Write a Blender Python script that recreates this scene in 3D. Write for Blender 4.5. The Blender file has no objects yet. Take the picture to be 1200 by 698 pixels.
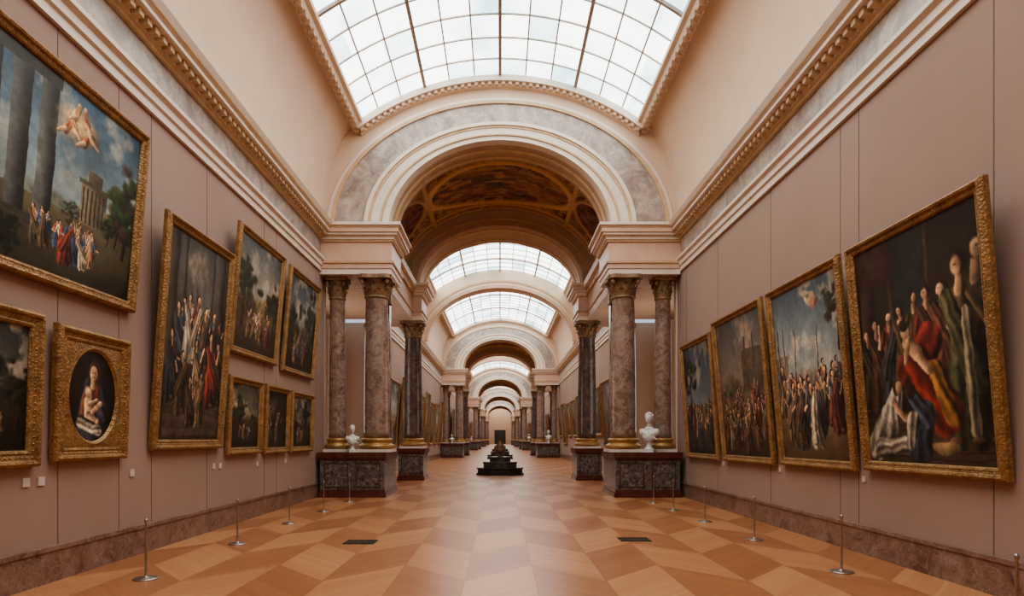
import bpy, bmesh, math, random
import numpy as np
from mathutils import Vector, Matrix
random.seed(7)
sc=bpy.context.scene
sc.view_settings.view_transform='AgX'
try: sc.view_settings.look='AgX - Medium High Contrast'
except Exception: pass
sc.view_settings.exposure=0.22
XL,XR=-6.3,6.35

# ------------------------------------------------------------ materials
def lin(c): return tuple(((v/12.92) if v<=0.04045 else ((v+0.055)/1.055)**2.4) for v in c)
def rgb(r,g,b): return lin((r/255,g/255,b/255))+(1,)
class NT:
    def __init__(s,name):
        s.m=bpy.data.materials.new(name); s.m.use_nodes=True
        s.t=s.m.node_tree; s.t.nodes.clear()
        s.out=s.n('ShaderNodeOutputMaterial')
        s.b=s.n('ShaderNodeBsdfPrincipled'); s.l(s.b.outputs[0],s.out.inputs[0])
    def n(s,k,**kw):
        x=s.t.nodes.new(k)
        for a,v in kw.items(): setattr(x,a,v)
        return x
    def l(s,a,b): s.t.links.new(a,b)
    def math(s,op,a,b=None,c=None):
        x=s.n('ShaderNodeMath',operation=op)
        for i,v in enumerate((a,b,c)):
            if v is None: continue
            if isinstance(v,(int,float)): x.inputs[i].default_value=v
            else: s.l(v,x.inputs[i])
        return x.outputs[0]
    def pos(s): return s.n('ShaderNodeNewGeometry').outputs['Position']
    def obj(s): return s.n('ShaderNodeTexCoord').outputs['Object']
    def noise(s,vec,scale,detail=4,rough=.55,dist=0):
        x=s.n('ShaderNodeTexNoise'); s.l(vec,x.inputs['Vector'])
        x.inputs['Scale'].default_value=scale; x.inputs['Detail'].default_value=detail
        x.inputs['Roughness'].default_value=rough; x.inputs['Distortion'].default_value=dist
        return x.outputs['Fac']
    def ramp(s,fac,stops):
        x=s.n('ShaderNodeValToRGB'); e=x.color_ramp.elements
        while len(e)<len(stops): e.new(.5)
        for i,(p,c) in enumerate(stops): e[i].position=p; e[i].color=c
        s.l(fac,x.inputs[0]); return x.outputs[0]
    def mix(s,fac,a,b,mode='MIX'):
        x=s.n('ShaderNodeMix',data_type='RGBA',blend_type=mode)
        if isinstance(fac,(int,float)): x.inputs[0].default_value=fac
        else: s.l(fac,x.inputs[0])
        for i,v in ((6,a),(7,b)):
            if isinstance(v,tuple): x.inputs[i].default_value=v
            else: s.l(v,x.inputs[i])
        return x.outputs[2]
    def bump(s,h,st=.3,d=.02):
        x=s.n('ShaderNodeBump'); x.inputs['Strength'].default_value=st; x.inputs['Distance'].default_value=d
        s.l(h,x.inputs['Height']); s.l(x.outputs[0],s.b.inputs['Normal'])
    def set(s,col=None,rough=.5,metal=0,spec=None):
        if col is not None:
            if isinstance(col,tuple): s.b.inputs['Base Color'].default_value=col
            else: s.l(col,s.b.inputs['Base Color'])
        s.b.inputs['Roughness'].default_value=rough; s.b.inputs['Metallic'].default_value=metal
        if spec is not None: s.b.inputs['Specular IOR Level'].default_value=spec
        return s.m

def plain(name,c1,c2,scale=3,rough=.6,metal=0,bump=0,bs=30,spec=None):
    t=NT(name); o=t.obj(); f=t.noise(o,scale,5)
    t.set(t.ramp(f,[(.3,c1),(.7,c2)]),rough,metal,spec)
    if bump: t.bump(t.noise(o,bs,3),bump,.01)
    return t.m
def marble(name,stops,scale=2,dist=1.5,rough=.25,vein=None):
    t=NT(name); o=t.pos(); f=t.noise(o,scale,8,.65,dist)
    c=t.ramp(f,stops)
    if vein:
        v=t.noise(o,scale*.8,6,.6,3.0)
        k=t.math('ABSOLUTE',t.math('SUBTRACT',v,.5))
        m=t.math('LESS_THAN',k,.012)
        c=t.mix(t.math('MULTIPLY',m,.45),c,vein)
    t.set(c,rough); return t.m
M={}
t=NT('wall_fabric'); p=t.pos()
M['wall']=t.set(t.ramp(t.noise(p,.35,3),[(.3,rgb(159,134,121)),(.75,rgb(168,143,130))]),.85,0,.2); t.bump(t.noise(p,60,2),.12,.005)
M['seam']=plain('seam_dark',rgb(118,96,85),rgb(126,102,90),3,.9)
M['cream']=plain('cream_plaster',rgb(210,184,160),rgb(218,192,168),1.2,.7)
M['white']=plain('white_stone',rgb(216,200,182),rgb(228,212,196),2,.55)
M['tan']=plain('tan_stone',rgb(178,146,120),rgb(190,158,132),2,.6)
M['salmon']=marble('salmon_marble',[(.3,rgb(204,166,142)),(.7,rgb(218,184,162))],1.5,1,.4)
M['frieze']=marble('violet_grey_marble',[(.28,rgb(128,112,106)),(.5,rgb(168,154,144)),(.68,rgb(196,182,168))],1.4,1.6,.35,rgb(136,112,98))
M['base']=marble('baseboard_red_marble',[(.3,rgb(88,62,54)),(.5,rgb(132,102,88)),(.7,rgb(152,126,112))],3.0,1.2,.3,rgb(180,156,140))
M['colm']=marble('column_brown_marble',[(.3,rgb(98,76,66)),(.46,rgb(134,108,94)),(.62,rgb(154,130,114)),(.78,rgb(114,90,78))],1.6,2.2,.2,rgb(186,168,150))
M['cold']=marble('column_dark_marble',[(.3,rgb(64,50,46)),(.5,rgb(98,80,74)),(.75,rgb(126,110,100))],1.6,2.2,.2)
M['pedred']=marble('pedestal_red_marble',[(.3,rgb(74,38,30)),(.7,rgb(104,60,48))],3,1,.25)
M['pedgrey']=marble('pedestal_speckled_marble',[(.35,rgb(58,50,48)),(.52,rgb(104,94,88)),(.7,rgb(148,136,128))],7,1,.25)
def goldmat(name,c1,c2,scale,bs,bst,metal=.75,rough=.38):
    t=NT(name); o=t.obj()
    v=t.n('ShaderNodeTexVoronoi'); t.l(o,v.inputs['Vector']); v.inputs['Scale'].default_value=bs
    f=t.noise(o,scale,4)
    c=t.ramp(f,[(.3,c1),(.7,c2)])
    c=t.mix(t.math('MULTIPLY',v.outputs['Distance'],.5),c,rgb(70,46,26))
    t.set(c,rough,metal); t.bump(v.outputs['Distance'],bst,.02); return t.m
M['gold']=goldmat('gilt_frame',rgb(148,110,68),rgb(190,148,98),6,28,.5,.35,.42)
M['goldc']=goldmat('gilt_ornament',rgb(138,110,80),rgb(172,142,106),5,20,.4,.2,.5)
M['goldb']=goldmat('gilt_base',rgb(174,130,76),rgb(208,164,104),5,20,.3,.4,.4)
M['goldpale']=plain('pale_gilt_moulding',rgb(188,156,120),rgb(206,176,140),4,.55,0)
M['brass']=plain('brushed_steel',rgb(150,140,130),rgb(180,170,160),10,.35,.9)
M['dark']=plain('dark_bronze',rgb(40,37,36),rgb(64,60,57),5,.3,.2)
M['plinth']=marble('plinth_grey_marble',[(.35,rgb(62,56,54)),(.7,rgb(104,96,90))],4,1,.3)
M['bar']=plain('skylight_bar_paint',rgb(170,160,150),rgb(186,176,166),3,.6)
M['rib']=plain('skylight_rib_bronze',rgb(150,132,118),rgb(168,150,136),3,.6)
M['bust']=plain('statuary_marble',rgb(200,192,184),rgb(222,216,208),4,.45)
M['label']=plain('label_card',rgb(200,184,176),rgb(212,194,186),4,.6)
M['bronzev']=plain('patinated_bronze',rgb(110,80,58),rgb(150,114,84),6,.4,.4)
# glass
t=NT('skylight_glass'); p=t.pos()
sep=t.n('ShaderNodeSeparateXYZ'); t.l(p,sep.inputs[0])
cx=t.math('FLOOR',t.math('DIVIDE',sep.outputs[0],.9)); cy=t.math('FLOOR',t.math('DIVIDE',sep.outputs[1],1.1))
cb=t.n('ShaderNodeCombineXYZ'); t.l(cx,cb.inputs[0]); t.l(cy,cb.inputs[1])
wn=t.n('ShaderNodeTexWhiteNoise'); t.l(cb.outputs[0],wn.inputs['Vector'])
f=t.math('ADD',t.math('MULTIPLY',wn.outputs['Value'],.3),t.math('MULTIPLY',t.noise(p,.4,2),.7))
col=t.ramp(f,[(.28,(.40,.55,.56,1)),(.42,(.72,.81,.81,1)),(.55,(1,.985,.96,1))])
em=t.n('ShaderNodeEmission'); t.l(col,em.inputs[0]); em.inputs[1].default_value=3.7
t.l(em.outputs[0],t.out.inputs[0]); M['glass']=t.m
t=NT('window_daylight_glass'); em=t.n('ShaderNodeEmission'); em.inputs[0].default_value=(1,.93,.84,1); em.inputs[1].default_value=2.0
t.l(em.outputs[0],t.out.inputs[0]); M['winglass']=t.m
# parquet
t=NT('chevron_parquet'); p=t.pos(); sep=t.n('ShaderNodeSeparateXYZ'); t.l(p,sep.inputs[0]); X,Y=sep.outputs[0],sep.outputs[1]
W=1.0
u=t.math('ADD',t.math('DIVIDE',X,W),40.5); s_=t.math('FLOOR',u); fx=t.math('SUBTRACT',t.math('SUBTRACT',u,s_),.5)
par=t.math('MODULO',s_,2.0); sg=t.math('SUBTRACT',t.math('MULTIPLY',par,2.0),1.0)
v=t.math('ADD',Y,t.math('MULTIPLY',t.math('MULTIPLY',fx,sg),W*1.1))
v=t.math('ADD',v,100)
blk=t.math('FLOOR',t.math('DIVIDE',v,2.1))
chk=t.math('MODULO',t.math('ADD',blk,s_),2.0)  # alternating block tone: differing reflection of the plank directions, painted into the colour
pl=t.math('FLOOR',t.math('DIVIDE',v,.12))
cb=t.n('ShaderNodeCombineXYZ'); t.l(pl,cb.inputs[0]); t.l(s_,cb.inputs[1])
wn=t.n('ShaderNodeTexWhiteNoise'); t.l(cb.outputs[0],wn.inputs['Vector'])
cb2=t.n('ShaderNodeCombineXYZ'); t.l(blk,cb2.inputs[0]); t.l(s_,cb2.inputs[1])
wn2=t.n('ShaderNodeTexWhiteNoise'); t.l(cb2.outputs[0],wn2.inputs['Vector'])
f=t.math('ADD',t.math('MULTIPLY',chk,.55),t.math('ADD',t.math('MULTIPLY',wn.outputs['Value'],.25),t.math('MULTIPLY',wn2.outputs['Value'],.2)))
col=t.ramp(f,[(0,rgb(150,96,64)),(.5,rgb(174,117,80)),(1,rgb(198,144,102))])
gr=t.noise(p,9,4); col=t.mix(t.math('MULTIPLY',gr,.2),col,rgb(130,80,50))
fr=t.math('FRACT',t.math('DIVIDE',v,.12)); seam=t.math('LESS_THAN',fr,.07)
es=t.math('GREATER_THAN',t.math('ABSOLUTE',fx),.492)
sm=t.math('MAXIMUM',t.math('MULTIPLY',seam,.35),t.math('MULTIPLY',es,.4))
col=t.mix(sm,col,rgb(104,64,42))
M['floor']=t.set(col,.3,0,.5)
# vertex paint
def vpaint(name,rough=.5):
    t=NT(name); a=t.n('ShaderNodeVertexColor'); a.layer_name='Col'
    o=t.obj(); f=t.noise(o,18,4,.7)
    c=t.mix(.5,a.outputs[0],t.ramp(f,[(.25,(.7,.7,.7,1)),(.75,(1.25,1.25,1.2,1))]),'MULTIPLY')
    t.set(c,rough); t.bump(t.noise(o,45,3),.15,.005); return t.m
M['canvas']=vpaint('oil_paint_canvas',.42); M['fresco']=vpaint('gilded_fresco',.5)

# ------------------------------------------------------------ builder
class B:
    def __init__(s): s.v=[];s.f=[];s.mi=[];s.mats=[];s.sm=[];s.col=None
    def m(s,k):
        if k not in s.mats: s.mats.append(k)
        return s.mats.index(k)
    def add(s,vs,fs,mat,smooth=False,mtx=None):
        o=len(s.v); k=s.m(mat)
        if mtx is not None: vs=[tuple(mtx@Vector(q)) for q in vs]
        s.v+= [tuple(q) for q in vs]
        for f in fs: s.f.append(tuple(i+o for i in f)); s.mi.append(k); s.sm.append(smooth)
        return o
    def box(s,x0,x1,y0,y1,z0,z1,mat,mtx=None):
        if x0>x1:x0,x1=x1,x0
        vs=[(x0,y0,z0),(x1,y0,z0),(x1,y1,z0),(x0,y1,z0),(x0,y0,z1),(x1,y0,z1),(x1,y1,z1),(x0,y1,z1)]
        s.add(vs,[(0,3,2,1),(4,5,6,7),(0,1,5,4),(1,2,6,5),(2,3,7,6),(3,0,4,7)],mat,False,mtx)
    def lathe(s,prof,mat,n=24,cx=0,cy=0,z=0,smooth=True,mtx=None,sx=1,sy=1,rot=0):
        vs=[];fs=[]
        for r,h in prof:
            for i in range(n):
                a=2*math.pi*i/n+rot; vs.append((cx+r*sx*math.cos(a),cy+r*sy*math.sin(a),z+h))
        for j in range(len(prof)-1):
            for i in range(n):
                k=(i+1)%n; fs.append((j*n+i,j*n+k,(j+1)*n+k,(j+1)*n+i))
        fs.append(tuple(range(n-1,-1,-1))); fs.append(tuple((len(prof)-1)*n+i for i in range(n)))
        s.add(vs,fs,mat,smooth,mtx)
    def ext(s,prof,y0,y1,mat,smooth=False,closed=False):
        n=len(prof); vs=[(x,y0,z) for x,z in prof]+[(x,y1,z) for x,z in prof]
        fs=[(i,(i+1)%n,n+(i+1)%n,n+i) for i in range(n if closed else n-1)]
        if closed: fs+= [tuple(range(n)),tuple(range(2*n-1,n-1,-1))]
        s.add(vs,fs,mat,smooth)
    def ring(s,inner,outer,y0,y1,mat,caps=True):
        n=len(inner); vs=[]
        for pl,y in ((inner,y0),(outer,y0),(inner,y1),(outer,y1)): vs+=[(x,y,z) for x,z in pl]
        fs=[]
        for i in range(n-1):
            fs+=[(i,i+1,n+i+1,n+i),(2*n+i+1,2*n+i,3*n+i,3*n+i+1),(i+1,i,2*n+i,2*n+i+1),(n+i,n+i+1,3*n+i+1,3*n+i)]
        if caps: fs+=[(0,n,3*n,2*n),(n-1,3*n-1,4*n-1,2*n-1)]
        s.add(vs,fs,mat)
    def mesh(s,name):
        me=bpy.data.meshes.new(name); me.from_pydata(s.v,[],s.f)
        for k in s.mats: me.materials.append(M[k])
        me.polygons.foreach_set('material_index',s.mi); me.polygons.foreach_set('use_smooth',s.sm)
        me.update()
        if s.col is None:
            bm=bmesh.new(); bm.from_mesh(me); bmesh.ops.recalc_face_normals(bm,faces=bm.faces); bm.to_mesh(me); bm.free()
        return me
    def obj(s,name,**k): return inst(name,s.mesh(name),**k)
def inst(name,me,loc=(0,0,0),rot=(0,0,0),scale=(1,1,1),parent=None):
    o=bpy.data.objects.new(name,me); sc.collection.objects.link(o)
    o.location=loc; o.rotation_euler=rot; o.scale=scale
    if parent: o.parent=parent
    return o

# ------------------------------------------------------------ section outline
CZ=9.5
R=8.5; PH=math.asin(5.1/8.5)
def sky(t):
    a=PH*t; return (R*math.sin(a),14.95-R+R*math.cos(a))
def cove(t,X=6.3):
    P=[(X,9.45),(X-.02,11.6),(X-.45,12.7),(5.2,13.22)]
    a=1-t
    return tuple(a**3*P[0][i]+3*a*a*t*P[1][i]+3*a*t*t*P[2][i]+t**3*P[3][i] for i in (0,1))
outline=[cove(i/14,6.35) for i in range(15)]+[sky(1-2*i/40) for i in range(41)]+[(-cove(1-i/14,6.35)[0],cove(1-i/14,6.35)[1]) for i in range(15)]
outline=[(6.35,CZ-.05)]+outline+[(-6.35,CZ-.05)]
def rayout(th):
    d=(math.cos(th),math.sin(th)); best=0
    for (x0,z0),(x1,z1) in zip(outline,outline[1:]):
        z0-=CZ;z1-=CZ; ex,ez=x1-x0,z1-z0
        den=d[0]*ez-d[1]*ex
        if abs(den)<1e-9: continue
        tt=(x0*ez-z0*ex)/den; uu=(x0*d[1]-z0*d[0])/den
        if tt>0 and -1e-6<=uu<=1+1e-6: best=max(best,tt)
    return (best*d[0],CZ+best*d[1])
TH=[math.pi*i/72 for i in range(73)]
def ell(a,b,cz=CZ):
    return [(a*math.cos(t),cz+b*math.sin(t)) for t in TH]
def ellray(a,b):
    r=[]
    for t in TH:
        k=1/math.sqrt((math.cos(t)/a)**2+(math.sin(t)/b)**2); r.append((k*math.cos(t),CZ+k*math.sin(t)))
    return r
OUT=[rayout(min(max(t,1e-4),math.pi-1e-4)) for t in TH]

# ------------------------------------------------------------ galleries
def cornice(b,X,sgn,y0,y1):
    P=lambda l:[(X-sgn*a,z) for a,z in l]
    b.ext(P([(0,7.85),(.07,7.85),(.07,8.0),(.12,8.03),(.12,8.17),(.2,8.22),(.2,8.3),(.05,8.3)]),y0,y1,'white')
    b.ext(P([(.05,8.3),(.05,8.95)]),y0,y1,'frieze')
    b.ext(P([(.05,8.95),(.13,8.95),(.13,9.02),(.17,9.04)]),y0,y1,'goldpale')
    b.ext(P([(.17,9.04),(.17,9.16)]),y0,y1,'white')
    b.ext(P([(.17,9.16),(.42,9.18),(.42,9.26),(.46,9.28)]),y0,y1,'white')
    b.ext(P([(.46,9.28),(.49,9.31),(.5,9.34)]),y0,y1,'goldpale')
    b.ext(P([(.5,9.34),(.56,9.44),(.0,9.47)]),y0,y1,'white')
    n=int((y1-y0)/.24)
    for i in range(n):
        y=y0+.1+i*.24
        b.box(X-sgn*.17,X-sgn*.33,y,y+.13,9.05,9.16,'goldpale')
def gallery(y0,y1):
    L=y1-y0; out={}
    for side,X,sg in (('left',XL,-1),('right',XR,1)):
        b=B(); b.box(X,X+sg*.25,y0,y1,0,9.5,'wall'); out['wall_'+side]=b
        b=B(); b.box(X-sg*.05,X+sg*.01,y0,y1,0,.44,'base'); b.box(X-sg*.07,X+sg*.01,y0,y1,.44,.5,'base'); out['baseboard_'+side]=b
        b=B(); cornice(b,X,sg,y0,y1); out['trim_'+side]=b
    b=B()
    for sg,X in ((-1,-XL),(1,XR)):
        pr=[(sg*cove(i/20,X)[0],cove(i/20,X)[1]) for i in range(21)]
        b.ext(pr,y0,y1,'cream',True)
        b.ext([(sg*5.3,13.17),(sg*5.28,13.04),(sg*5.12,12.98),(sg*5.02,13.02),(sg*4.98,13.14),(sg*4.86,13.18),(sg*4.86,13.32),(sg*5.1,13.37)],y0,y1,'cream')
        for i in range(int(L/.35)):
            y=y0+.1+i*.35; b.box(sg*5.0,sg*5.2,y,y+.17,12.88,13.04,'tan')
    out['ceiling']=b
    b=B()
    b.ext([sky(-1+2*i/24) for i in range(25)],y0,y1,'glass')
    def bar(t,w,h,mat):
        x,z=sky(t); a=PH*t
        m=Matrix.Translation((x,0,z))@Matrix.Rotation(a,4,'Y')
        b.box(-w/2,w/2,y0,y1,-h,-.01,mat,m)
    for i in range(13):
        t_=-1+2*i/12
        if i in (0,3,6,9,12): bar(t_,.1,.14,'rib')
        else: bar(t_,.045,.05,'bar')
    yy=y1; k=0
    while yy>y0:
        h=.12 if k%5==0 else .05; w=.09 if k%5==0 else .045
        pin=[sky(-1+2*i/24) for i in range(25)]
        b.ring([(x,z-h) for x,z in pin],[(x,z-.01) for x,z in pin],yy-w,yy,'rib' if k%5==0 else 'bar'); yy-=1.1; k+=1
    out['skylight_window']=b
    return out
names={'wall_left':'wall_left','wall_right':'wall_right','baseboard_left':'baseboard_left','baseboard_right':'baseboard_right','trim_left':'trim_1','trim_right':'trim_2','ceiling':'ceiling','skylight_window':'skylight_window'}
for k,b in gallery(-6,22).items(): b.obj(names[k])
g2={k:b.mesh(k+'_long') for k,b in gallery(32,66).items()}
DY=(0,44,88,132,176)
for dy in DY:
    for k,me in g2.items(): inst(names[k],me,(0,dy,0))
b=B()
for d in (7.9,10.87,11.46,14.4,17.9,20.9): b.box(XR-.006,XR+.002,d-.006,d+.006,.5,7.86,'seam')
b.obj('trim_3')
b=B()
for d in (5.5,8.75,10.15,11.1,13.2,16.4,17.3,21): b.box(XL-.002,XL+.006,d-.006,d+.006,.5,7.86,'seam')
b.obj('trim_4')
b=B(); b.box(-8.7,8.8,-6,243,-.2,0,'floor'); b.obj('floor')
b=B(); b.box(-8,8,-6.3,-6,0,15,'wall'); b.obj('wall_back')
b=B(); b.box(-8,8,242,242.3,0,15,'tan'); b.box(-2.2,2.2,241.9,242,0,5.5,'dark'); b.obj('wall_front')

b=B(); b.ring(ellray(5.75,4.2),OUT,47,49,'cream')
b.ring(ellray(5.55,4.02),ellray(5.8,4.25),46.9,47.25,'tan'); b.ring(ellray(5.95,4.5),ellray(6.1,4.65),46.92,47.02,'goldpale')
rib=b.mesh('ceiling_rib_arch')
for dy in DY: inst('ceiling_rib_arch',rib,(0,dy,0))

# ------------------------------------------------------------ arches
b=B(); b.ring(ellray(4.0,3.2),OUT,22,23.4,'cream')
b.ring(ell(4.85,3.76),ell(5.92,4.45),21.93,22.02,'frieze')
b.ring(ell(5.92,4.45),ell(6.05,4.56),21.86,22.02,'goldpale')
b.ring(ell(6.05,4.56),ell(6.18,4.66),21.9,22.02,'white')
b.ring(ell(4.72,3.66),ell(4.86,3.77),21.82,22.02,'white')
b.ring(ell(4.62,3.58),ell(4.72,3.66),21.87,22.02,'goldpale')
b.ring(ell(4.3,3.36),ell(4.62,3.58),21.9,22.02,'white')
b.ring(ell(4.22,3.31),ell(4.3,3.36),21.86,22.02,'goldpale')
b.ring(ell(3.98,3.16),ell(4.22,3.31),21.92,22.3,'white')
b.ring(ell(3.93,3.14),ell(4.02,3.21),22.3,23.45,'tan')
b.ring(ell(3.86,3.09),ell(3.95,3.16),22.6,22.75,'goldpale'); b.ring(ell(3.86,3.09),ell(3.95,3.16),23.1,23.25,'goldpale')
sk=[sky(-1+2*i/40) for i in range(41)]
b.ring([(x*.97,z-.42) for x,z in sk],[(x,z-.02) for x,z in sk],21.8,22.02,'cream')
b.ring([(x*.98,z-.3) for x,z in sk],[(x,z-.1) for x,z in sk],21.66,21.82,'white')
for i in range(44):
    t_=-1+2*(i+.5)/44; x,z=sky(t_); m=Matrix.Translation((x*.97,0,z-.4))@Matrix.Rotation(PH*t_,4,'Y')
    b.box(-.06,.06,21.7,21.82,-.02,.1,'tan',m)
arch1=b.mesh('marble_arch')
b=B(); b.ring(ellray(4.0,2.75),OUT,29.6,32,'cream')
b.ring(ell(3.98,2.72),ell(4.3,3.0),29.45,29.62,'tan'); b.ring(ell(4.3,3.0),ell(4.4,3.08),29.4,29.62,'goldpale')
for ya in (29.9,31.4): b.ring(ell(3.9,2.68),ell(4.0,2.76),ya,ya+.2,'goldpale')
b.ring(ell(3.94,2.71),ell(4.01,2.77),29.62,32.02,'tan')
arch2=b.mesh('marble_arch_rear')
def vnoise(h,w,n,seed,oct=4):
    rs=np.random.RandomState(seed); o=np.zeros((h,w)); amp=1;tot=0
    for k in range(oct):
        m=max(2,int(n*2**k)); g=rs.rand(m+2,m+2)
        yy=np.linspace(0,m,h); xx=np.linspace(0,m,w)
        yi=np.minimum(yy.astype(int),m-1); xi=np.minimum(xx.astype(int),m-1)
        fy=(yy-yi)[:,None]; fx=(xx-xi)[None,:]; fy=fy*fy*(3-2*fy); fx=fx*fx*(3-2*fx)
        o+=amp*((g[np.ix_(yi,xi)]*(1-fx)+g[np.ix_(yi,xi+1)]*fx)*(1-fy)+(g[np.ix_(yi+1,xi)]*(1-fx)+g[np.ix_(yi+1,xi+1)]*fx)*fy)
        tot+=amp; amp*=.55
    return o/tot
def tolin(c): return np.where(c<=.04045,c/12.92,((c+.055)/1.055)**2.4)
NA,NB=300,110
s_a=np.linspace(0,1,NA)[:,None]; s_b=np.linspace(0,1,NB)[None,:]
A_=s_a*12.0; Bv=s_b*6.2
A_=A_+0*Bv; Bv=Bv+0*A_
base=np.zeros((NA,NB,3)); base[:]=np.array([140,96,68])/255
n1=vnoise(NA,NB,14,3); n2=vnoise(NA,NB,30,5)
hgt=(n1-.5)*.10
orn=np.sin(A_*9+2*np.sin(Bv*5))*np.sin(Bv*9+2*np.cos(A_*4))
gold=np.array([196,156,110])/255; dk=np.array([88,58,42])/255; red=np.array([134,76,56])/255
base=base+(n1[...,None]-.5)*.5
mk_=(orn>.25)[...,None]; base=np.where(mk_,gold*(.7+.4*n2[...,None]),base); hgt+=np.where(orn>.25,.05,0)
d=((A_-6)/2.6)**2+((Bv-3.1)/1.9)**2
pic=dk*1.1+(n1[...,None]-.4)*np.array([.8,.55,.35]); pic=np.where((n2>.56)[...,None],np.array([176,130,92])/255,pic)
base=np.where((d<1)[...,None],pic,base); hgt=np.where(d<1,0,hgt)
rg=(d>1)&(d<1.28); base=np.where(rg[...,None],gold*1.1,base); hgt=np.where(rg,.14,hgt)
for side in (1.9,10.1):
    d=((A_-side)/1.1)**2+((Bv-3.1)/1.3)**2
    base=np.where((d<1)[...,None],red*.9+(n2[...,None]-.5)*.5,base); rg=(d>1)&(d<1.3); base=np.where(rg[...,None],gold,base); hgt=np.where(rg,.12,hgt)
for bb in (.25,.75,5.45,5.95):
    rg=np.abs(Bv-bb)<.09; base=np.where(rg[...,None],gold*1.05,base); hgt=np.where(rg,.12,hgt)
for aa in (.25,3.2,8.8,11.75):
    rg=np.abs(A_-aa)<.1; base=np.where(rg[...,None],gold,base); hgt=np.where(rg,.13,hgt)
base=np.clip(base,0.02,1)
th=math.pi*s_a+0*Bv
vx=(4.75-hgt)*np.cos(th); vz=9.5+(3.6-hgt)*np.sin(th); vy=23.4+Bv
vv=np.stack([vx,vy,vz],-1).reshape(-1,3)
ff=[(i*NB+j,(i+1)*NB+j,(i+1)*NB+j+1,i*NB+j+1) for i in range(NA-1) for j in range(NB-1)]
me=bpy.data.meshes.new('vaulted_ceiling'); me.from_pydata(vv.tolist(),[],ff); me.materials.append(M['fresco'])
ca=me.color_attributes.new('Col','FLOAT_COLOR','POINT'); cc=np.ones((NA*NB,4)); cc[:,:3]=tolin(base.reshape(-1,3)); ca.data.foreach_set('color',cc.ravel())
me.polygons.foreach_set('use_smooth',[True]*len(me.polygons)); vault=me

def entab(b,x0,x1,y0,y1):
    L=[(7.75,7.95,0,'white'),(7.95,8.12,.04,'salmon'),(8.12,8.2,.09,'goldpale'),(8.2,8.86,.02,'salmon'),(8.86,8.93,.08,'goldpale'),(8.93,9.06,.12,'white'),(9.06,9.14,.24,'white'),(9.14,9.29,.3,'salmon'),(9.29,9.35,.33,'goldpale'),(9.35,9.45,.38,'white')]
    for z0,z1,e,m in L: b.box(x0-e,x1+e,y0-e,y1+e,z0,z1,m)
b=B()
for sg in (-1,1):
    x=sorted((sg*3.8,sg*6.3)); entab(b,x[0],x[1],21.45,23.4)
ent1=b.mesh('entablature_block')
b=B()
for sg in (-1,1):
    x=sorted((sg*3.8,sg*6.3)); entab(b,x[0],x[1],29.7,31.6)
    x=sorted((sg*4.25,sg*5.4)); 
    for z0,z1,e,m in [(7.75,8.12,0,'white'),(8.12,8.2,.06,'goldpale'),(8.2,8.95,0,'salmon'),(8.95,9.2,.1,'goldpale'),(9.2,9.5,.25,'white')]:
        b.box(x[0]-e,x[1]+e,23.5,29.6,z0,z1,m)
ent2=b.mesh('entablature_beam')
b=B()
for sg in (-1,1):
    b.box(sg*8.4,sg*8.65,22,32,0,8,'cream')
    for ya in (22.0,31.75): b.box(sg*6.3,sg*8.4,ya,ya+.25,0,8,'cream')
    b.box(sg*5.3,sg*8.5,23.3,29.8,7.8,7.95,'cream')
    b.box(sg*8.34,sg*8.42,22.2,31.8,0,.5,'base')
aisle=b.mesh('side_bay_wall')
b=B()
for sg in (-1,1):
    b.box(sg*8.3,sg*8.38,25,28.6,2.2,6.8,'winglass')
    b.box(sg*8.2,sg*8.4,24.85,25,2.05,6.95,'white');b.box(sg*8.2,sg*8.4,28.6,28.75,2.05,6.95,'white')
    b.box(sg*8.2,sg*8.4,25,28.6,6.8,6.95,'white');b.box(sg*8.1,sg*8.4,24.8,28.8,2.0,2.2,'white')
    for y in (25.9,26.8,27.7): b.box(sg*8.24,sg*8.32,y-.04,y+.04,2.2,6.8,'white')
    for z in (3.3,4.4,5.5): b.box(sg*8.24,sg*8.32,25,28.6,z-.03,z+.03,'white')
win=b.mesh('window_1')

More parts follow.
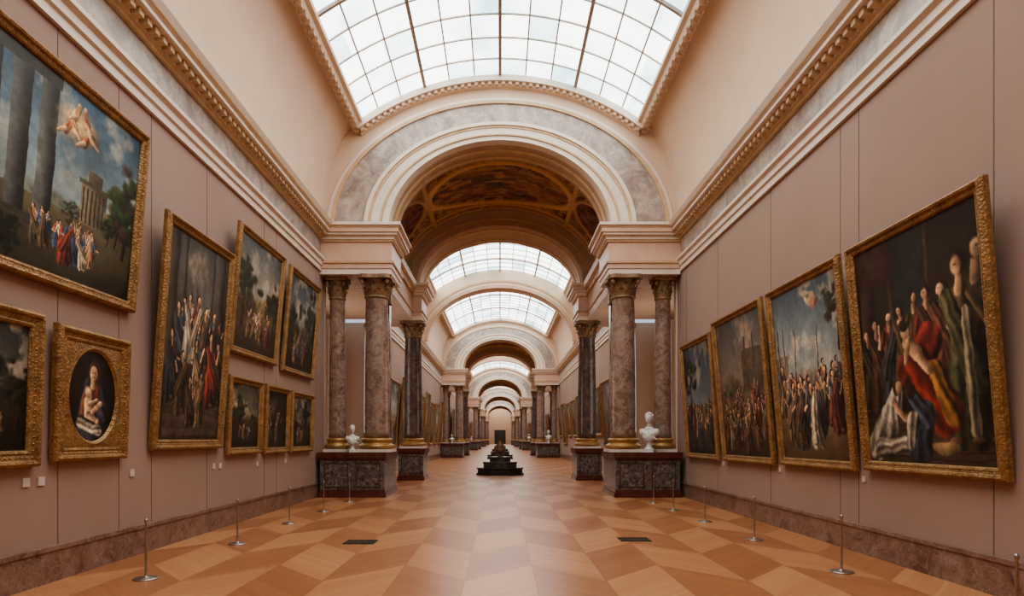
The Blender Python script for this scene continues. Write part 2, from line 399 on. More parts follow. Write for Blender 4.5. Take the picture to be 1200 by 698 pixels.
def column_mesh(shaft,name):
    b=B()
    b.box(-.6,.6,-.6,.6,0,.1,'white')
    b.lathe([(.5,.1),(.6,.13),(.63,.19),(.6,.26),(.53,.28),(.5,.33),(.53,.37),(.56,.42),(.53,.47),(.47,.49)],'goldb',32)
    b.lathe([(.46,.49),(.45,.7),(.45,1.5),(.44,3),(.41,4.6),(.385,5.42),(.4,5.44)],shaft,32)
    b.lathe([(.4,5.42),(.44,5.45),(.44,5.5),(.39,5.52),(.38,5.7),(.41,5.9),(.48,6.04),(.54,6.08)],'goldc',32)
    for row,(z0,h,r0,n,off) in enumerate(((5.5,.26,.39,10,0),(5.64,.32,.4,10,.5))):
        for i in range(n):
            a=2*math.pi*(i+off)/n
            m=Matrix.Rotation(a,4,'Z')
            pts=[(r0,.0,.09),(r0+.03,.35,.12),(r0+.06,.7,.11),(r0+.13,.95,.07),(r0+.17,.9,.03)]
            vs=[];fs=[]
            for r,t_,w in pts: vs+=[(r,-w,z0+h*t_),(r+.03,0,z0+h*t_),(r,w,z0+h*t_)]
            for j in range(4):
                for q in (0,1): fs.append((j*3+q,j*3+q+1,(j+1)*3+q+1,(j+1)*3+q))
            b.add(vs,fs,'goldc',True,m)
    for i in range(4):
        a=math.pi/4+math.pi/2*i
        m=Matrix.Rotation(a,4,'Z')@Matrix.Translation((.58,.05,5.98))@Matrix.Rotation(math.pi/2,4,'X')
        b.lathe([(.09,0),(.1,.03),(.1,.07),(.09,.1)],'goldc',12,mtx=m)
    vs=[];N=32
    for z in (6.08,6.21):
        for i in range(N):
            a=2*math.pi*i/N; r=.56+.2*abs(math.sin(2*(a)))**2.5
            vs.append((r*math.cos(a),r*math.sin(a),z))
    fs=[(i,(i+1)%N,N+(i+1)%N,N+i) for i in range(N)]+[tuple(range(N-1,-1,-1)),tuple(range(N,2*N))]
    b.add(vs,fs,'goldc')
    return b.mesh(name)
colA=column_mesh('colm','marble_column'); colB=column_mesh('cold','marble_column_dark')
def pedestal(x0,x1,y0,y1,H=1.54):
    b=B()
    b.box(x0-.06,x1+.06,y0-.06,y1+.06,0,.16,'pedred'); b.box(x0-.02,x1+.02,y0-.02,y1+.02,.16,.26,'pedred')
    b.box(x0,x1,y0,y1,.26,H-.28,'pedgrey')
    n=2 if (x1-x0)>1.8 else 1
    wd=(x1-x0)/n
    for i in range(n):
        xa,xb=x0+i*wd+.14,x0+(i+1)*wd-.14
        for (a0,a1,c0,c1) in ((xa,xb,.34,.37),(xa,xb,H-.39,H-.36),(xa,xa+.03,.34,H-.36),(xb-.03,xb,.34,H-.36)):
            b.box(a0,a1,y0-.02,y0,c0,c1,'pedred')
    b.box(x0-.03,x1+.03,y0-.03,y1+.03,H-.28,H-.2,'pedred'); b.box(x0-.08,x1+.08,y0-.08,y1+.08,H-.2,H,'pedred')
    return b
ped={}
for sg in (-1,1):
    x=sorted((sg*3.95,sg*6.15)); ped[(sg,1)]=pedestal(x[0],x[1],20.98,23.3).mesh('column_pedestal')
    x=sorted((sg*3.7,sg*4.9)); ped[(sg,2)]=pedestal(x[0],x[1],29.6,31.4).mesh('column_pedestal_small')
b=B(); b.box(-.38,.38,-.2,.2,0,.3,'white'); b.box(-.33,.33,-.16,.16,.3,5.5,'cold'); b.box(-.38,.38,-.2,.2,5.5,6.21,'goldc'); pil=b.mesh('marble_pilaster')
for dy in DY:
    inst('marble_arch',arch1,(0,dy,0)); inst('marble_arch',arch2,(0,dy,0)); inst('vaulted_ceiling',vault,(0,dy,0))
    inst('entablature',ent1,(0,dy,0)); inst('entablature',ent2,(0,dy,0)); inst('wall_side_bay',aisle,(0,dy,0)); inst('window_1',win,(0,dy,0))
    for sg in (-1,1):
        inst('marble_column',colA,(sg*4.4,21.95+dy,1.54))
        inst('marble_column',colA,(sg*5.85,22.1+dy,1.54),scale=(.68,.68,1))
        inst('marble_pilaster',pil,(sg*4.45,23.08+dy,1.54))
        inst('column_pedestal',ped[(sg,1)],(0,dy,0))
        inst('marble_column',colB,(sg*4.3,30.4+dy,1.54)); inst('marble_column',colB,(sg*6.4,31+dy,0),scale=(.7,.7,7.75/6.21))
        inst('column_pedestal',ped[(sg,2)],(0,dy,0))

# ------------------------------------------------------------ paintings
class Cv:
    def __init__(s,asp,n=230,seed=1,bg=(60,45,35)):
        s.H=n; s.W=max(60,int(n*asp)); s.A=asp; s.seed=seed
        s.U,s.V=np.meshgrid(np.linspace(0,1,s.W),np.linspace(0,1,s.H)); s.X=s.U*asp
        s.c=np.zeros((s.H,s.W,3)); s.c[:]=np.array(bg)/255; s.rs=np.random.RandomState(seed)
        s.n1=vnoise(s.H,s.W,6,seed+1,5); s.n2=vnoise(s.H,s.W,24,seed+2,3)
    def bl(s,m,col):
        col=np.array(col)/255 if not isinstance(col,np.ndarray) else col
        s.c=s.c*(1-m[...,None])+col*m[...,None]
    def grad(s,v0,v1,c0,c1,nz=.15):
        t=np.clip((s.V-v0)/(v1-v0),0,1)+(s.n1-.5)*nz; t=np.clip(t,0,1)[...,None]
        m=((s.V>=v0)&(s.V<=v1)).astype(float); s.bl(m,(np.array(c0)/255)*(1-t)+(np.array(c1)/255)*t)
    def el(s,u,v,rx,ry,col,ang=0,soft=.15,nz=.35,sh=.35,al=1):
        x=s.X-u*s.A; y=s.V-v; c,n=math.cos(ang),math.sin(ang)
        a=(x*c+y*n)/rx; b_=(-x*n+y*c)/ry; d=np.sqrt(a*a+b_*b_)+(s.n1-.5)*nz
        m=np.clip((1-d)/soft,0,1)*al
        k=1+sh*(-a*.7+b_*.6)+(s.n2-.5)*.5
        s.bl(m,np.clip((np.array(col)/255)*k[...,None],0,1))
    def cap(s,p,q,r0,r1,col,folds=0,nz=.2):
        px,py=p[0]*s.A,p[1]; qx,qy=q[0]*s.A,q[1]; dx,dy=qx-px,qy-py; L=math.hypot(dx,dy)+1e-9
        t=((s.X-px)*dx+(s.V-py)*dy)/L**2; tc=np.clip(t,0,1)
        ex=s.X-px-tc*dx; ey=s.V-py-tc*dy; sd=((s.X-px)*dy-(s.V-py)*dx)/L
        r=r0+(r1-r0)*tc; d=np.sqrt(ex*ex+ey*ey)/r+(s.n1-.5)*nz
        m=np.clip((1-d)/.18,0,1)
        k=.95-.5*np.sign(dy if dy else 1)*np.clip(sd/r,-1,1)+(s.n2-.5)*.4
        if folds: k=k+.3*np.sin(sd/r*folds+7*s.n1+t*3)
        s.bl(m,np.clip((np.array(col)/255)*np.clip(k,.18,1.5)[...,None],0,1))
    def fig(s,u,v,h,robe,top=None,skin=(200,154,118),hair=(44,30,22),lean=0,w=1.0,arm=None):
        top=top or robe; A=s.A; w=w*1.2
        l=lean*h/A; r=s.rs; sd=r.choice([-1,1])
        s.el(u+.05*h/A,v+.35*h,.24*h,.42*h,(24,18,14),0,.8,.4,0,.55)
        s.cap((u+.07*h/A*w,v+.05*h),(u+l*.4,v+.5*h),.10*h*w,.09*h*w,tuple(.7*x for x in robe),6)
        s.cap((u-.05*h/A*w,v+.04*h),(u+l*.4,v+.5*h),.11*h*w,.09*h*w,robe,7)
        s.el(u-.09*h/A,v+.0*h,.05*h,.022*h,(120,90,66)); s.el(u+.07*h/A,v+.0*h,.05*h,.022*h,(110,80,58))
        s.cap((u+l*.4,v+.5*h),(u+l*.8,v+.72*h),.085*h*w,.10*h*w,top,5)
        ck=tuple(int(.8*x+.2*y) for x,y in zip(robe,(90,60,40)))
        s.cap((u+l*.8-sd*.09*h/A,v+.74*h),(u+sd*.10*h/A,v+.30*h),.06*h*w,.09*h*w,ck,8)
        if arm is None: arm=(sd*r.uniform(.12,.30),r.uniform(.5,.85))
        sx,sy=u+l*.8+sd*.09*h/A,v+.73*h; ex_,ey_=u+l*.8+sd*.17*h/A,v+.58*h
        s.cap((sx,sy),(ex_,ey_),.045*h,.035*h,top,3)
        s.cap((ex_,ey_),(u+l+arm[0]*h/A,v+arm[1]*h),.027*h,.018*h,skin)
        s.el(u+l+arm[0]*h/A,v+arm[1]*h,.024*h,.028*h,skin)
        s.cap((u+l*.8,v+.76*h),(u+l*.9,v+.84*h),.035*h,.032*h,tuple(.8*x for x in skin))
        hx=u+l*.95; s.el(hx+sd*.008*h/A,v+.905*h,.064*h,.074*h,hair,0,.25,.15); s.el(hx-sd*.016*h/A,v+.888*h,.046*h,.06*h,skin,sd*.2,.3,.15,.5)
        s.el(hx-sd*.024*h/A,v+.9*h,.016*h,.007*h,(90,60,44),0,.6,.1)
    def crowd(s,n,u0,u1,v0,v1,h0,h1,pal,w=1):
        ps=[(s.rs.uniform(v0,v1),s.rs.uniform(u0,u1)) for _ in range(n)]; ps.sort(reverse=True)
        for v,u in ps:
            f=(v1-v)/(v1-v0+1e-6); h=(h1*f+h0*(1-f))*s.rs.uniform(.75,1.05)
            s.fig(u,v,h,pal[s.rs.randint(len(pal))],pal[s.rs.randint(len(pal))],lean=s.rs.uniform(-.22,.22),w=w*s.rs.uniform(.9,1.3))
    def clouds(s,v0,col,th=.52,k=1.0):
        m=np.clip((s.n1-th)*6,0,1)*np.clip((s.V-v0)*6,0,1)*k; s.bl(m,col)
    def tree(s,u,v,r,col=(34,38,24)):
        s.cap((u,v-r*1.6),(u+.02,v),r*.1,r*.06,(46,34,24))
        for _ in range(34): s.el(u+s.rs.normal(0,.45)*r/s.A,v+s.rs.normal(.1,.4)*r,r*s.rs.uniform(.16,.42),r*s.rs.uniform(.12,.3),tuple(x*s.rs.uniform(.7,1.4) for x in col),0,.6,1.4,.5)
    def rect(s,u0,u1,v0,v1,col,sh=0):
        m=((s.U>=u0)&(s.U<=u1)&(s.V>=v0)&(s.V<=v1)).astype(float)
        k=1+sh*np.cos((s.U-u0)/(u1-u0)*math.pi)+(s.n2-.5)*.25
        s.bl(m,np.clip((np.array(col)/255)*k[...,None],0,1))
    def done(s,gain=1.0,sat=.75,vig=.35,wp=.016):
        H,W=s.H,s.W
        a=vnoise(H,W,9,s.seed+50,4)-.5; b=vnoise(H,W,9,s.seed+60,4)-.5
        yy,xx=np.mgrid[0:H,0:W]
        xi=np.clip((xx+a*wp*2*H),0,W-1).astype(int); yi=np.clip((yy+b*wp*2*H),0,H-1).astype(int)
        c=s.c[yi,xi]
        c=(c+np.roll(c,1,0)+np.roll(c,1,1)+np.roll(c,-1,0))/4*.4+c*.6
        g=c.mean(-1,keepdims=True); c=g+(c-g)*sat
        r2=((s.U-.5)**2+(s.V-.55)**2)[...,None]*4
        c=c*(1-vig*np.clip(r2-.2,0,1.2)*.7)*(0.86+.28*s.n2[...,None])
        big=vnoise(H,W,3,s.seed+70,2)[...,None]; c=c*(.76+.5*big)
        return np.clip(c*gain*np.array([1.02,.97,.9])*1.06,0.02,1)

def p_R1(a):
    c=Cv(a,340,11,(44,32,24)); c.grad(0,.22,(78,62,46),(96,76,56)); c.grad(.22,1,(42,32,26),(58,46,36))
    c.rect(.02,.16,.2,1,(62,52,42),.4); c.rect(.30,.34,.2,1,(60,50,40),.3); c.rect(.62,.66,.3,1,(66,54,44),.3)
    c.rect(.36,.6,.62,1,(44,48,48)); c.el(.2,.9,.2,.12,(74,40,32),.3,.5)
    for i in range(6): c.rect(0,1,.02+.03*i,.024+.03*i,(50,38,28))
    c.fig(.06,.24,.40,(58,66,50),(46,44,40)); c.fig(.15,.24,.44,(84,56,40),(64,52,44)); c.fig(.27,.28,.42,(52,60,70),(104,46,38)); c.fig(.38,.31,.40,(88,74,52),(64,54,48))
    c.fig(.50,.32,.44,(100,42,34),(70,60,44)); c.fig(.61,.32,.44,(64,48,38),(104,82,54)); c.fig(.72,.30,.46,(96,58,44),(54,56,58))
    c.fig(.95,.1,.80,(56,46,36),(54,64,46),w=.8); c.fig(.82,.1,.76,(70,76,50),(88,70,46),lean=.02,w=.75); c.cap((.88,.14),(.87,.60),.035,.022,(132,122,100),6)
    c.cap((.44,.40),(.60,.52),.10,.08,(112,38,30),7); c.cap((.5,.42),(.66,.22),.10,.12,(122,40,32),8)
    c.cap((.62,.40),(.72,.2),.045,.05,(146,98,50),6)
    c.cap((.42,.53),(.50,.47),.038,.038,(178,140,108)); c.cap((.50,.47),(.58,.39),.03,.024,(168,130,100)); c.cap((.43,.54),(.39,.44),.018,.014,(172,134,104)); c.el(.405,.58,.030,.038,(168,130,100)); c.el(.395,.605,.032,.026,(46,30,22))
    c.cap((.08,.07),(.22,.20),.08,.08,(176,170,156),9); c.cap((.10,.06),(.34,.07),.045,.045,(176,168,154),8); c.cap((.22,.19),(.29,.30),.075,.05,(186,178,164),8); c.el(.30,.335,.036,.038,(74,46,32)); c.el(.315,.33,.024,.032,(180,138,106)); c.cap((.27,.27),(.36,.2),.02,.016,(186,146,112))
    c.cap((.46,.08),(.52,.20),.09,.075,(48,60,82),8); c.cap((.52,.19),(.43,.29),.055,.035,(60,72,92),6); c.el(.42,.31,.032,.038,(60,40,30)); c.cap((.42,.18),(.38,.08),.045,.028,(164,156,142),6)
    c.el(.66,.07,.08,.03,(140,114,80)); return c.done(1.0)
def p_R2(a):
    c=Cv(a,280,21); c.grad(.45,1,(156,168,170),(74,102,130)); c.clouds(.5,(196,188,174),.5); c.grad(0,.45,(118,94,66),(146,128,104))
    c.rect(0,.2,.4,.62,(116,108,100)); c.rect(.03,.06,.4,.78,(108,98,88),.3); c.rect(.12,.15,.4,.78,(108,98,88),.3); c.el(.45,.46,.5,.07,(114,110,104),0,.6,.8)
    c.tree(.97,.8,.14,(50,54,38)); c.el(.62,.90,.06,.04,(206,174,134)); c.el(.68,.87,.05,.025,(160,100,80),.5); c.el(.56,.93,.05,.02,(190,180,160),-.4)
    pal=[(130,54,44),(168,158,138),(66,78,100),(140,102,64),(84,74,62),(164,124,84),(96,50,44),(66,62,58),(124,110,90)]
    c.cap((.3,.4),(.34,.74),.007,.006,(90,72,56)); c.cap((.66,.4),(.69,.74),.006,.005,(90,72,56))
    c.crowd(26,.0,1,.08,.34,.24,.38,pal,1)
    return c.done(1.08)
def p_R3(a):
    c=Cv(a,230,31); c.grad(.5,1,(140,122,108),(92,96,104)); c.clouds(.55,(160,142,124),.5); c.grad(0,.5,(88,68,50),(110,90,72))
    c.rect(.55,1,.45,.75,(92,78,66)); c.rect(.62,.66,.45,.85,(86,72,58)); c.rect(.78,.82,.45,.85,(82,68,56)); c.el(.2,.5,.3,.1,(88,80,70),0,.6,.8)
    pal=[(106,54,44),(134,118,98),(64,70,80),(112,84,56),(66,56,48),(92,74,60)]
    c.crowd(40,.0,1,.04,.42,.16,.30,pal,1.1); return c.done(1.0)
def p_R4(a):
    c=Cv(a,200,41); c.grad(.45,1,(108,122,132),(52,70,94)); c.clouds(.5,(146,142,136),.52); c.grad(0,.45,(64,52,42),(90,74,56))
    c.tree(.2,.72,.22,(34,38,30)); pal=[(110,54,44),(146,130,108),(58,68,90),(108,84,54),(62,54,46)]
    c.crowd(20,.05,.95,.05,.3,.24,.38,pal,1); return c.done(1.05)
def p_L1(a):
    c=Cv(a,340,51); c.grad(.35,1,(132,152,160),(52,88,126)); c.clouds(.42,(168,172,166),.52,.7); c.grad(0,.35,(64,60,44),(94,90,66))
    c.el(.6,.38,.6,.06,(88,96,88),0,.6,.8)
    c.rect(.60,.78,.33,.55,(104,94,78),.25); c.rect(.58,.80,.54,.565,(84,78,64)); c.rect(.64,.74,.565,.63,(94,86,70),.2); 
    for i in range(6): c.rect(.61+.028*i,.621+.028*i,.34,.53,(54,50,44))
    c.rect(.76,.92,.33,.46,(88,82,66),.2)
    for i in range(4): c.rect(.785+.035*i,.80+.035*i,.34,.43,(52,48,40))
    for u,v,r in ((.93,.56,.2),(.86,.44,.1),(1.0,.46,.2),(.54,.36,.07),(.8,.36,.06)): c.tree(u,v,r,(42,48,34))
    for u0 in (.02,.17,.32): c.rect(u0,u0+.10,.22,1.0,(62,66,68),.5)
    for i in range(3): c.rect(0,.46-.02*i,.16+.03*i,.185+.03*i,(74-4*i,70-4*i,62-4*i))
    c.rect(0,.43,.93,1,(54,54,52))
    for u,v,rx,ry in ((.54,.78,.17,.08),(.48,.84,.10,.08),(.62,.82,.10,.08),(.56,.88,.10,.05)): c.el(u,v,rx,ry,(176,146,110),.2,.7,.9,.5,.85)
    c.el(.56,.84,.07,.05,(216,184,128),0,.8,.4)
    for u,v,cl,l in ((.47,.76,(166,98,66),.03),(.53,.79,(186,132,90),-.02),(.59,.75,(150,84,62),.03),(.64,.80,(186,154,116),-.03),(.52,.86,(186,142,100),.02),(.60,.86,(170,116,84),-.02)):
        c.cap((u,v),(u+l,v+.045),.028,.018,cl,4); c.cap((u,v),(u-l*1.5,v-.03),.016,.010,(196,156,120)); c.el(u+l*1.1,v+.065,.015,.018,(206,164,126))
    pal=[(56,84,132),(140,62,48),(180,172,154),(64,86,122),(150,114,68),(190,150,118),(96,84,66)]
    c.crowd(20,.34,.72,.08,.2,.14,.22,pal,1.1); c.tree(.2,.12,.1,(30,34,22)); c.el(.9,.06,.3,.08,(50,44,30),.1,.5,.8)
    return c.done(1.08,.88,.3,.010)
def p_L2(a):
    c=Cv(a,250,61,(26,20,18)); c.grad(0,1,(24,19,17),(40,32,28))
    c.cap((.5,.14),(.52,.54),.30,.18,(46,46,58),6); c.cap((.42,.5),(.36,.32),.09,.09,(108,62,50),5); c.cap((.62,.54),(.68,.32),.09,.09,(52,54,72),6)
    c.cap((.5,.48),(.52,.62),.11,.06,(126,70,56),4)
    c.el(.52,.74,.10,.12,(70,48,36)); c.cap((.5,.60),(.5,.66),.04,.04,(190,152,118)); c.el(.505,.72,.062,.08,(200,164,130),.1,.2,.15)
    c.el(.48,.73,.013,.006,(80,50,40),0,.5,.1); c.el(.53,.73,.013,.006,(80,50,40),0,.5,.1); c.el(.505,.69,.013,.006,(150,80,66),0,.5,.1)
    c.cap((.45,.30),(.43,.44),.08,.07,(196,160,126)); c.el(.41,.54,.058,.06,(140,102,70)); c.el(.415,.53,.05,.054,(206,170,134),0,.2,.15); c.cap((.44,.3),(.60,.25),.05,.035,(190,154,122)); c.cap((.60,.25),(.57,.16),.035,.024,(190,154,122)); c.cap((.45,.42),(.57,.46),.03,.02,(196,160,126)); c.cap((.64,.42),(.50,.34),.038,.03,(180,142,112)); c.cap((.30,.24),(.62,.16),.07,.06,(166,156,140),7)
    return c.done(1.05,.8,.3,.006)
def p_L3(a):
    c=Cv(a,300,71,(48,38,32)); c.grad(0,1,(68,58,48),(64,56,50)); c.grad(.62,1,(66,60,54),(98,98,98)); 
    c.rect(.3,.7,.62,1,(80,80,80)); c.el(.5,.86,.18,.1,(110,106,98),0,.6,.6); c.rect(.02,.15,.35,1,(70,62,54),.45); c.rect(.22,.28,.42,1,(62,56,50),.4); c.rect(.82,.96,.35,1,(62,54,48),.45); c.rect(.7,.75,.42,1,(58,52,46),.4)
    for i in range(7): c.rect(.05,.98,.02+.035*i,.052+.035*i,(104-12*(i%2),92-12*(i%2),80-10*(i%2)))
    c.crowd(9,.12,.9,.42,.5,.2,.26,[(78,66,56),(96,80,62),(66,68,76)],1)
    c.fig(.2,.36,.32,(56,70,98),(64,76,104)); c.fig(.36,.4,.34,(160,154,142),(166,158,144)); c.fig(.5,.40,.34,(144,134,116),(108,56,46)); c.fig(.64,.38,.32,(68,58,50),(110,84,56))
    c.fig(.12,.2,.34,(50,58,76),(74,64,56)); c.fig(.92,.2,.34,(60,52,46),(80,66,50)); c.fig(.78,.18,.40,(122,46,38),(112,42,36),w=.9);  c.fig(.52,.24,.28,(140,120,94),(74,80,96)); c.fig(.30,.14,.32,(104,82,58),(56,56,64)); c.fig(.62,.08,.28,(132,110,74),(120,94,60),w=1.1); c.fig(.45,.08,.24,(80,68,56),(88,74,60),w=1.2)
    return c.done(1.03)
def p_land(seed,sky0,sky1,g0,g1,trees,n=200,fig=6,fh=.2):
    def f(a):
        c=Cv(a,n,seed); c.grad(.4,1,sky0,sky1); c.clouds(.45,(176,166,150),.5,.8); c.grad(0,.42,g0,g1); c.el(.7,.42,.4*a,.12,g1,0,.4,.8); c.el(.2,.38,.3*a,.16,g0,0,.4,.9)
        c.el(.5,.3,.2*a,.03,(120,118,106),0,.6,.6,.3,.6)
        for u,v,r in trees: c.tree(u,v,r)
        if fig: c.crowd(fig,.25,.8,.06,.22,fh*.7,fh,[(120,60,48),(150,140,120),(66,76,98),(116,92,60)])
        return c.done(1.05)
    return f
def p_dark(seed,pal,n=200,k=5):
    def f(a):
        c=Cv(a,n,seed,(40,28,20)); c.grad(0,1,(58,44,32),(46,34,28)); c.el(.3,.75,.3,.2,(84,70,58),.3,.6,.8)
        c.crowd(k,.15,.85,.05,.15,.6,.75,pal,1.0); return c.done(.95)
    return f
def painting(W,H,pf,fw=.2,oval=False,name='framed_painting'):
    b=B(); b.col=True
    pr=[(0,0),(0,.07),(.015,.10),(.045,.125),(.075,.115),(.09,.085),(.12,.08),(fw-.06,.07),(fw-.04,.085),(fw-.015,.075),(fw,.05),(fw,.03)]
    vs=[];fs=[]
    for i,h in pr: vs+=[(-W/2+i,-h,i),(W/2-i,-h,i),(W/2-i,-h,H-i),(-W/2+i,-h,H-i)]
    for j in range(len(pr)-1):
        for k in range(4): fs.append((j*4+k,j*4+(k+1)%4,(j+1)*4+(k+1)%4,(j+1)*4+k))
    fs.append((3,2,1,0)); b.add(vs,fs,'gold')
    st=.09
    def bead(x,z):
        r=.022; vv=[(x-r,-.07,z),(x,-.07,z-r),(x+r,-.07,z),(x,-.07,z+r),(x,-.105,z)]
        b.add(vv,[(0,1,4),(1,2,4),(2,3,4),(3,0,4)],'gold')
    q=fw*.58
    for i in range(int((W-2*q)/st)+1):
        for z in (q,H-q): bead(-W/2+q+i*st,z)
    for i in range(1,int((H-2*q)/st)):
        for x in (-W/2+q,W/2-q): bead(x,q+i*st)
    iw,ih=W-2*fw,H-2*fw
    if oval:
        N=64; o=[];i_=[];i2=[]
        for k in range(N):
            a=2*math.pi*k/N; c_,s_=math.cos(a),math.sin(a)
            q=1/max(abs(c_),abs(s_)); o.append((c_*q*iw/2,-.06,H/2+s_*q*ih/2))
            i_.append((c_*(iw/2-.06),-.075,H/2+s_*(ih/2-.05))); i2.append((c_*(iw/2-.10),-.04,H/2+s_*(ih/2-.09)))
        b.add(o+i_+i2,[(k,(k+1)%N,N+(k+1)%N,N+k) for k in range(N)]+[(N+k,N+(k+1)%N,2*N+(k+1)%N,2*N+k) for k in range(N)],'gold')
    img=pf(iw/ih); hh,ww=img.shape[:2]
    xs=np.linspace(-iw/2,iw/2,ww); zs=np.linspace(fw,H-fw,hh); XX,ZZ=np.meshgrid(xs,zs)
    vv=np.stack([XX,np.full_like(XX,-.035),ZZ],-1).reshape(-1,3)
    n0=len(b.v)
    b.add(vv.tolist(),[(j*ww+i,j*ww+i+1,(j+1)*ww+i+1,(j+1)*ww+i) for j in range(hh-1) for i in range(ww-1)],'canvas',True)
    me=b.mesh(name)
    ca=me.color_attributes.new('Col','FLOAT_COLOR','POINT'); cc=np.ones((len(b.v),4)); cc[:n0,:3]=.3; cc[n0:,:3]=tolin(img.reshape(-1,3)); ca.data.foreach_set('color',cc.ravel())
    return me
def hang(me,side,d0,d1,z0,tilt):
    g=.02
    if side=='L': return inst('framed_painting',me,(XL+g,(d0+d1)/2,z0),(math.radians(tilt),0,math.pi/2))
    return inst('framed_painting',me,(XR-g,(d0+d1)/2,z0),(math.radians(tilt),0,-math.pi/2))
def mk(side,d0,d1,z0,z1,pf,fw=.2,tilt=4,oval=False):
    me=painting(d1-d0,(z1-z0)/math.cos(math.radians(tilt)),pf,fw,oval); hang(me,side,d0,d1,z0,tilt); return me
mR1=mk('R',7.55,10.55,1.47,5.25,p_R1,.17,5)
mR2=mk('R',10.8,13.7,1.43,5.25,p_R2,.17,5)
mR3=mk('R',14.0,17.2,1.4,5.25,p_R3,.17,5)
mR4=mk('R',17.6,20.5,1.38,5.08,p_R4,.17,4)
mk('L',6.9,10.42,4.13,7.12,p_L1,.17,5)
mk('L',6.3,8.28,1.63,3.68,p_land(81,(84,80,70),(50,56,60),(34,28,20),(50,42,30),[(.6,.6,.2),(.9,.5,.2)],200,3),.22,2)
mk('L',8.54,10.2,1.68,3.62,p_L2,.2,2,True)
mL3=mk('L',10.95,13.7,1.8,6.1,p_L3,.19,4)
mL4=mk('L',14.1,17.05,4.02,7.02,p_land(91,(150,140,120),(84,100,118),(66,54,38),(98,84,60),[(.15,.62,.26),(.9,.5,.2),(.75,.4,.1)],220,12,.3),.17,5)
mL5=mk('L',17.5,20.4,3.95,6.98,p_land(95,(120,124,120),(60,84,110),(50,42,30),(76,66,46),[(.8,.62,.3),(.95,.5,.3),(.1,.48,.2)],200,9,.3),.17,5)
mk('L',14.0,15.95,1.63,3.48,p_land(97,(104,92,72),(70,74,76),(46,36,24),(66,54,36),[(.3,.6,.26),(.8,.4,.15)],160,6,.3),.17,2)
mk('L',16.2,18.0,1.6,3.46,p_dark(99,[(100,46,38),(120,100,78),(60,64,80)],160,4),.17,2)
mk('L',18.2,20.3,1.6,3.44,p_land(101,(96,88,76),(60,66,72),(40,32,24),(60,50,34),[(.7,.6,.26),(.2,.4,.15)],150,6,.3),.17,2)
pool=[mR2,mR3,mL3,mL5,mR4,mL4]
for dy in (0,44,88):
    for k in range(8):
        d=33.5+k*4+dy
        for side in 'LR':
            me=pool[(k*2+(side=='R')+dy)%6]; hang(me,side,d,d+3.2,1.5 if me is not mL5 and me is not mL4 else 2.2,4)
for i,(d,z) in enumerate(((8.15,1.42),(8.42,1.42),(10.5,1.42),(13.5,1.4),(13.8,1.4),(15.9,1.36),(18.0,1.36))):
    b=B(); b.box(XL,XL+.02,d-.06,d+.06,z-.06,z+.06,'label'); b.obj('wall_label')
for i,(d,z) in enumerate(((10.7,1.3),(13.9,1.3),(17.4,1.3))):
    b=B(); b.box(XR-.02,XR,d-.05,d+.05,z-.05,z+.05,'label'); b.obj('wall_label')
b=B(); b.lathe([(.17,0),(.17,.012),(.15,.022),(.03,.03),(.016,.05),(.014,.8),(.022,.81),(.024,.84),(.014,.86)],'brass',20); st=b.mesh('barrier_stanchion')
PTS=[(-5.06,8.78),(-5.0,11.7),(-4.97,14.5),(-4.85,16.9),(-4.8,19.6),(5.13,6.1),(5.13,9.23),(5.05,12.2),(4.95,14.85),(4.85,17.2),(4.8,19.2)]
for x,y in PTS: inst('barrier_stanchion',st,(x,y,0))
for x,y in ((-2.7,11.9),(2.66,12.2)):
    b=B(); b.box(x-.3,x+.3,y-.22,y-.2,0,.012,'dark'); b.box(x-.3,x+.3,y+.2,y+.22,0,.012,'dark'); b.box(x-.3,x+.3,y-.2,y+.2,0,.004,'dark')
    for i in range(11): b.box(x-.29+i*.057,x-.27+i*.057,y-.2,y+.2,0,.012,'dark')
    b.obj('floor_vent_grate')
def vase_plinth():
    b=B()
    b.lathe([(1.42,0),(1.42,.08),(1.34,.12),(1.34,.30),(1.4,.34),(1.4,.40),(1.0,.40)],'dark',8,smooth=False,rot=math.pi/8)
    b.lathe([(1.0,.40),(1.0,.62),(1.04,.66),(1.04,.72),(.62,.72)],'plinth',8,smooth=False,rot=math.pi/8)
    b.lathe([(.62,.72),(.62,.90),(.67,.94),(.67,1.0),(.3,1.0)],'plinth',8,smooth=False,rot=math.pi/8)
    m0=Matrix.Translation((0,0,.22))@Matrix.Diagonal((.59,.59,.59,1))
    b.lathe([(.26,1.32),(.26,1.38),(.1,1.44),(.08,1.54),(.2,1.62),(.38,1.78),(.44,1.98),(.38,2.14),(.28,2.2),(.36,2.28),(.38,2.32),(.3,2.32)],'bronzev',28,mtx=m0)
    for sg in (-1,1):
        for k in range(8):
            a0=math.pi*k/7-math.pi/2; m=m0@Matrix.Translation((sg*(.40+.12*math.cos(a0)),0,2.0+.14*math.sin(a0)))
            b.lathe([(.01,-.03),(.035,-.02),(.035,.02),(.01,.03)],'bronzev',8,mtx=m)
    return b.mesh('bronze_vase_on_plinth')
vp=vase_plinth()
for y in (34.6,62,98,140): inst('bronze_vase_on_plinth',vp,(0,y,0))

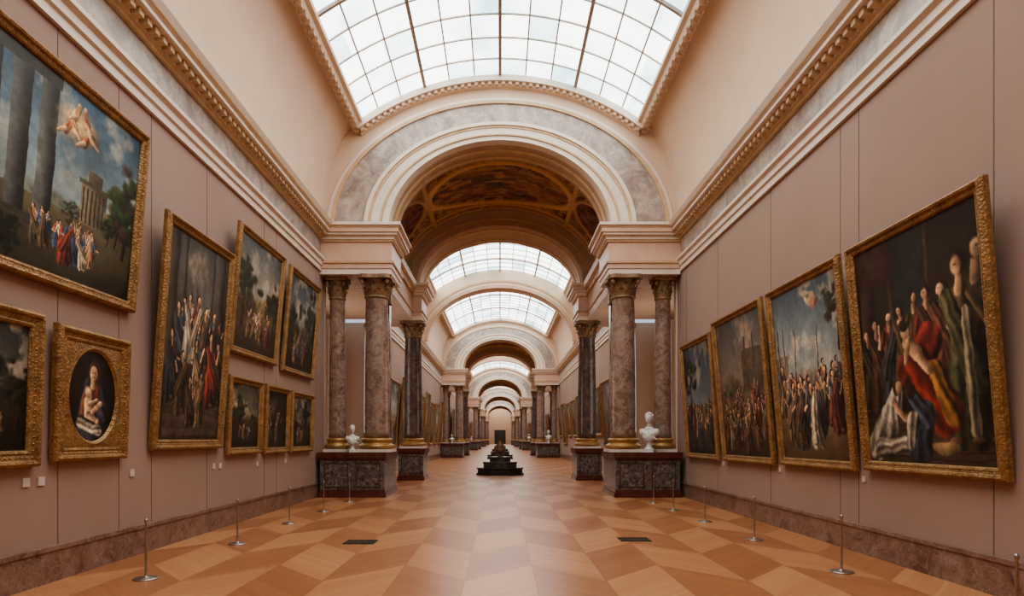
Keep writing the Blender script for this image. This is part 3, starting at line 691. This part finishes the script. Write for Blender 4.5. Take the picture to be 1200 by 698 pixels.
def bust_mesh():
    bm=bmesh.new()
    def s(x,y,z,rx,ry,rz,rot=0):
        m=Matrix.Translation((x,y,z))@Matrix.Rotation(rot,4,'Y')@Matrix.Diagonal((rx,ry,rz,1)); bmesh.ops.create_icosphere(bm,subdivisions=3,radius=1,matrix=m)
    s(0,0,.98,.105,.125,.145); s(0,-.03,.92,.08,.10,.105)
    s(0,-.128,.945,.016,.03,.035); s(0,-.115,.985,.012,.018,.035)
    s(0,-.115,.895,.032,.016,.010); s(0,-.108,.882,.028,.016,.009); s(0,-.10,.855,.026,.025,.022)
    s(-.04,-.105,1.0,.034,.018,.010,.15); s(.04,-.105,1.0,.034,.018,.010,-.15)
    s(-.04,-.10,.972,.018,.014,.010); s(.04,-.10,.972,.018,.014,.010)
    s(-.107,.01,.955,.014,.03,.038); s(.107,.01,.955,.014,.03,.038)
    rs=random.Random(4)
    for i in range(46):
        a=rs.uniform(0,2*math.pi); e=rs.uniform(.1,1.5)
        x,y,z=.108*math.cos(a)*math.cos(e),.125*math.sin(a)*math.cos(e)+.012,.99+.145*math.sin(e)
        if y<-.04 and z<1.06: continue
        s(x,y,z,.032,.032,.028)
    for i in range(8): s(-.09+.18*i/7,.09,.93-.02*(i%2),.03,.04,.05)
    s(0,.01,.78,.065,.068,.12); s(0,.02,.66,.15,.10,.09)
    s(0,.02,.56,.25,.125,.13); s(-.2,.02,.57,.10,.11,.115); s(.2,.02,.57,.10,.11,.115)
    s(0,-.01,.45,.19,.13,.15); s(-.07,-.06,.52,.09,.07,.08); s(.07,-.06,.52,.09,.07,.08)
    for i in range(7): s(-.2+.066*i,-.09+.012*abs(i-3),.60-.035*i,.075,.04,.022,.45)
    me=bpy.data.meshes.new('marble_bust'); bm.to_mesh(me); bm.free(); me.materials.append(M['bust'])
    return me
bl=bust_mesh()
def bust(x,y,z,sc_,rz):
    o=inst('marble_bust',bl,(x,y,z),(0,0,rz),(sc_,)*3)
    r=o.modifiers.new('r','REMESH'); r.mode='VOXEL'; r.voxel_size=.011; r.use_smooth_shade=True
    b=B(); b.box(-.16,.16,-.14,.14,0,.07,'bust'); b.lathe([(.14,.07),(.14,.1),(.1,.13),(.07,.18),(.07,.26),(.10,.32),(.15,.36)],'bust',24)
    inst('socle',b.mesh('socle'),parent=o)
bust(5.14,21.2,1.54,1.2,-.5); bust(-5.12,21.3,1.54,.82,.4)
for dy in (44,88):
    bust(5.14,21.2+dy,1.54,1.2,-.5); bust(-5.12,21.3+dy,1.54,.82,.4)

w=bpy.data.worlds.new('World'); sc.world=w; w.use_nodes=True
w.node_tree.nodes['Background'].inputs[0].default_value=(.75,.85,1,1); w.node_tree.nodes['Background'].inputs[1].default_value=.6
cam=bpy.data.cameras.new('Camera'); co=bpy.data.objects.new('Camera',cam); sc.collection.objects.link(co)
co.location=(0,0,2.0); co.rotation_euler=(math.pi/2,0,0); cam.sensor_width=36; cam.lens=21.6
cam.shift_x=14/1200; cam.shift_y=165/1200; cam.clip_end=400
sc.camera=co
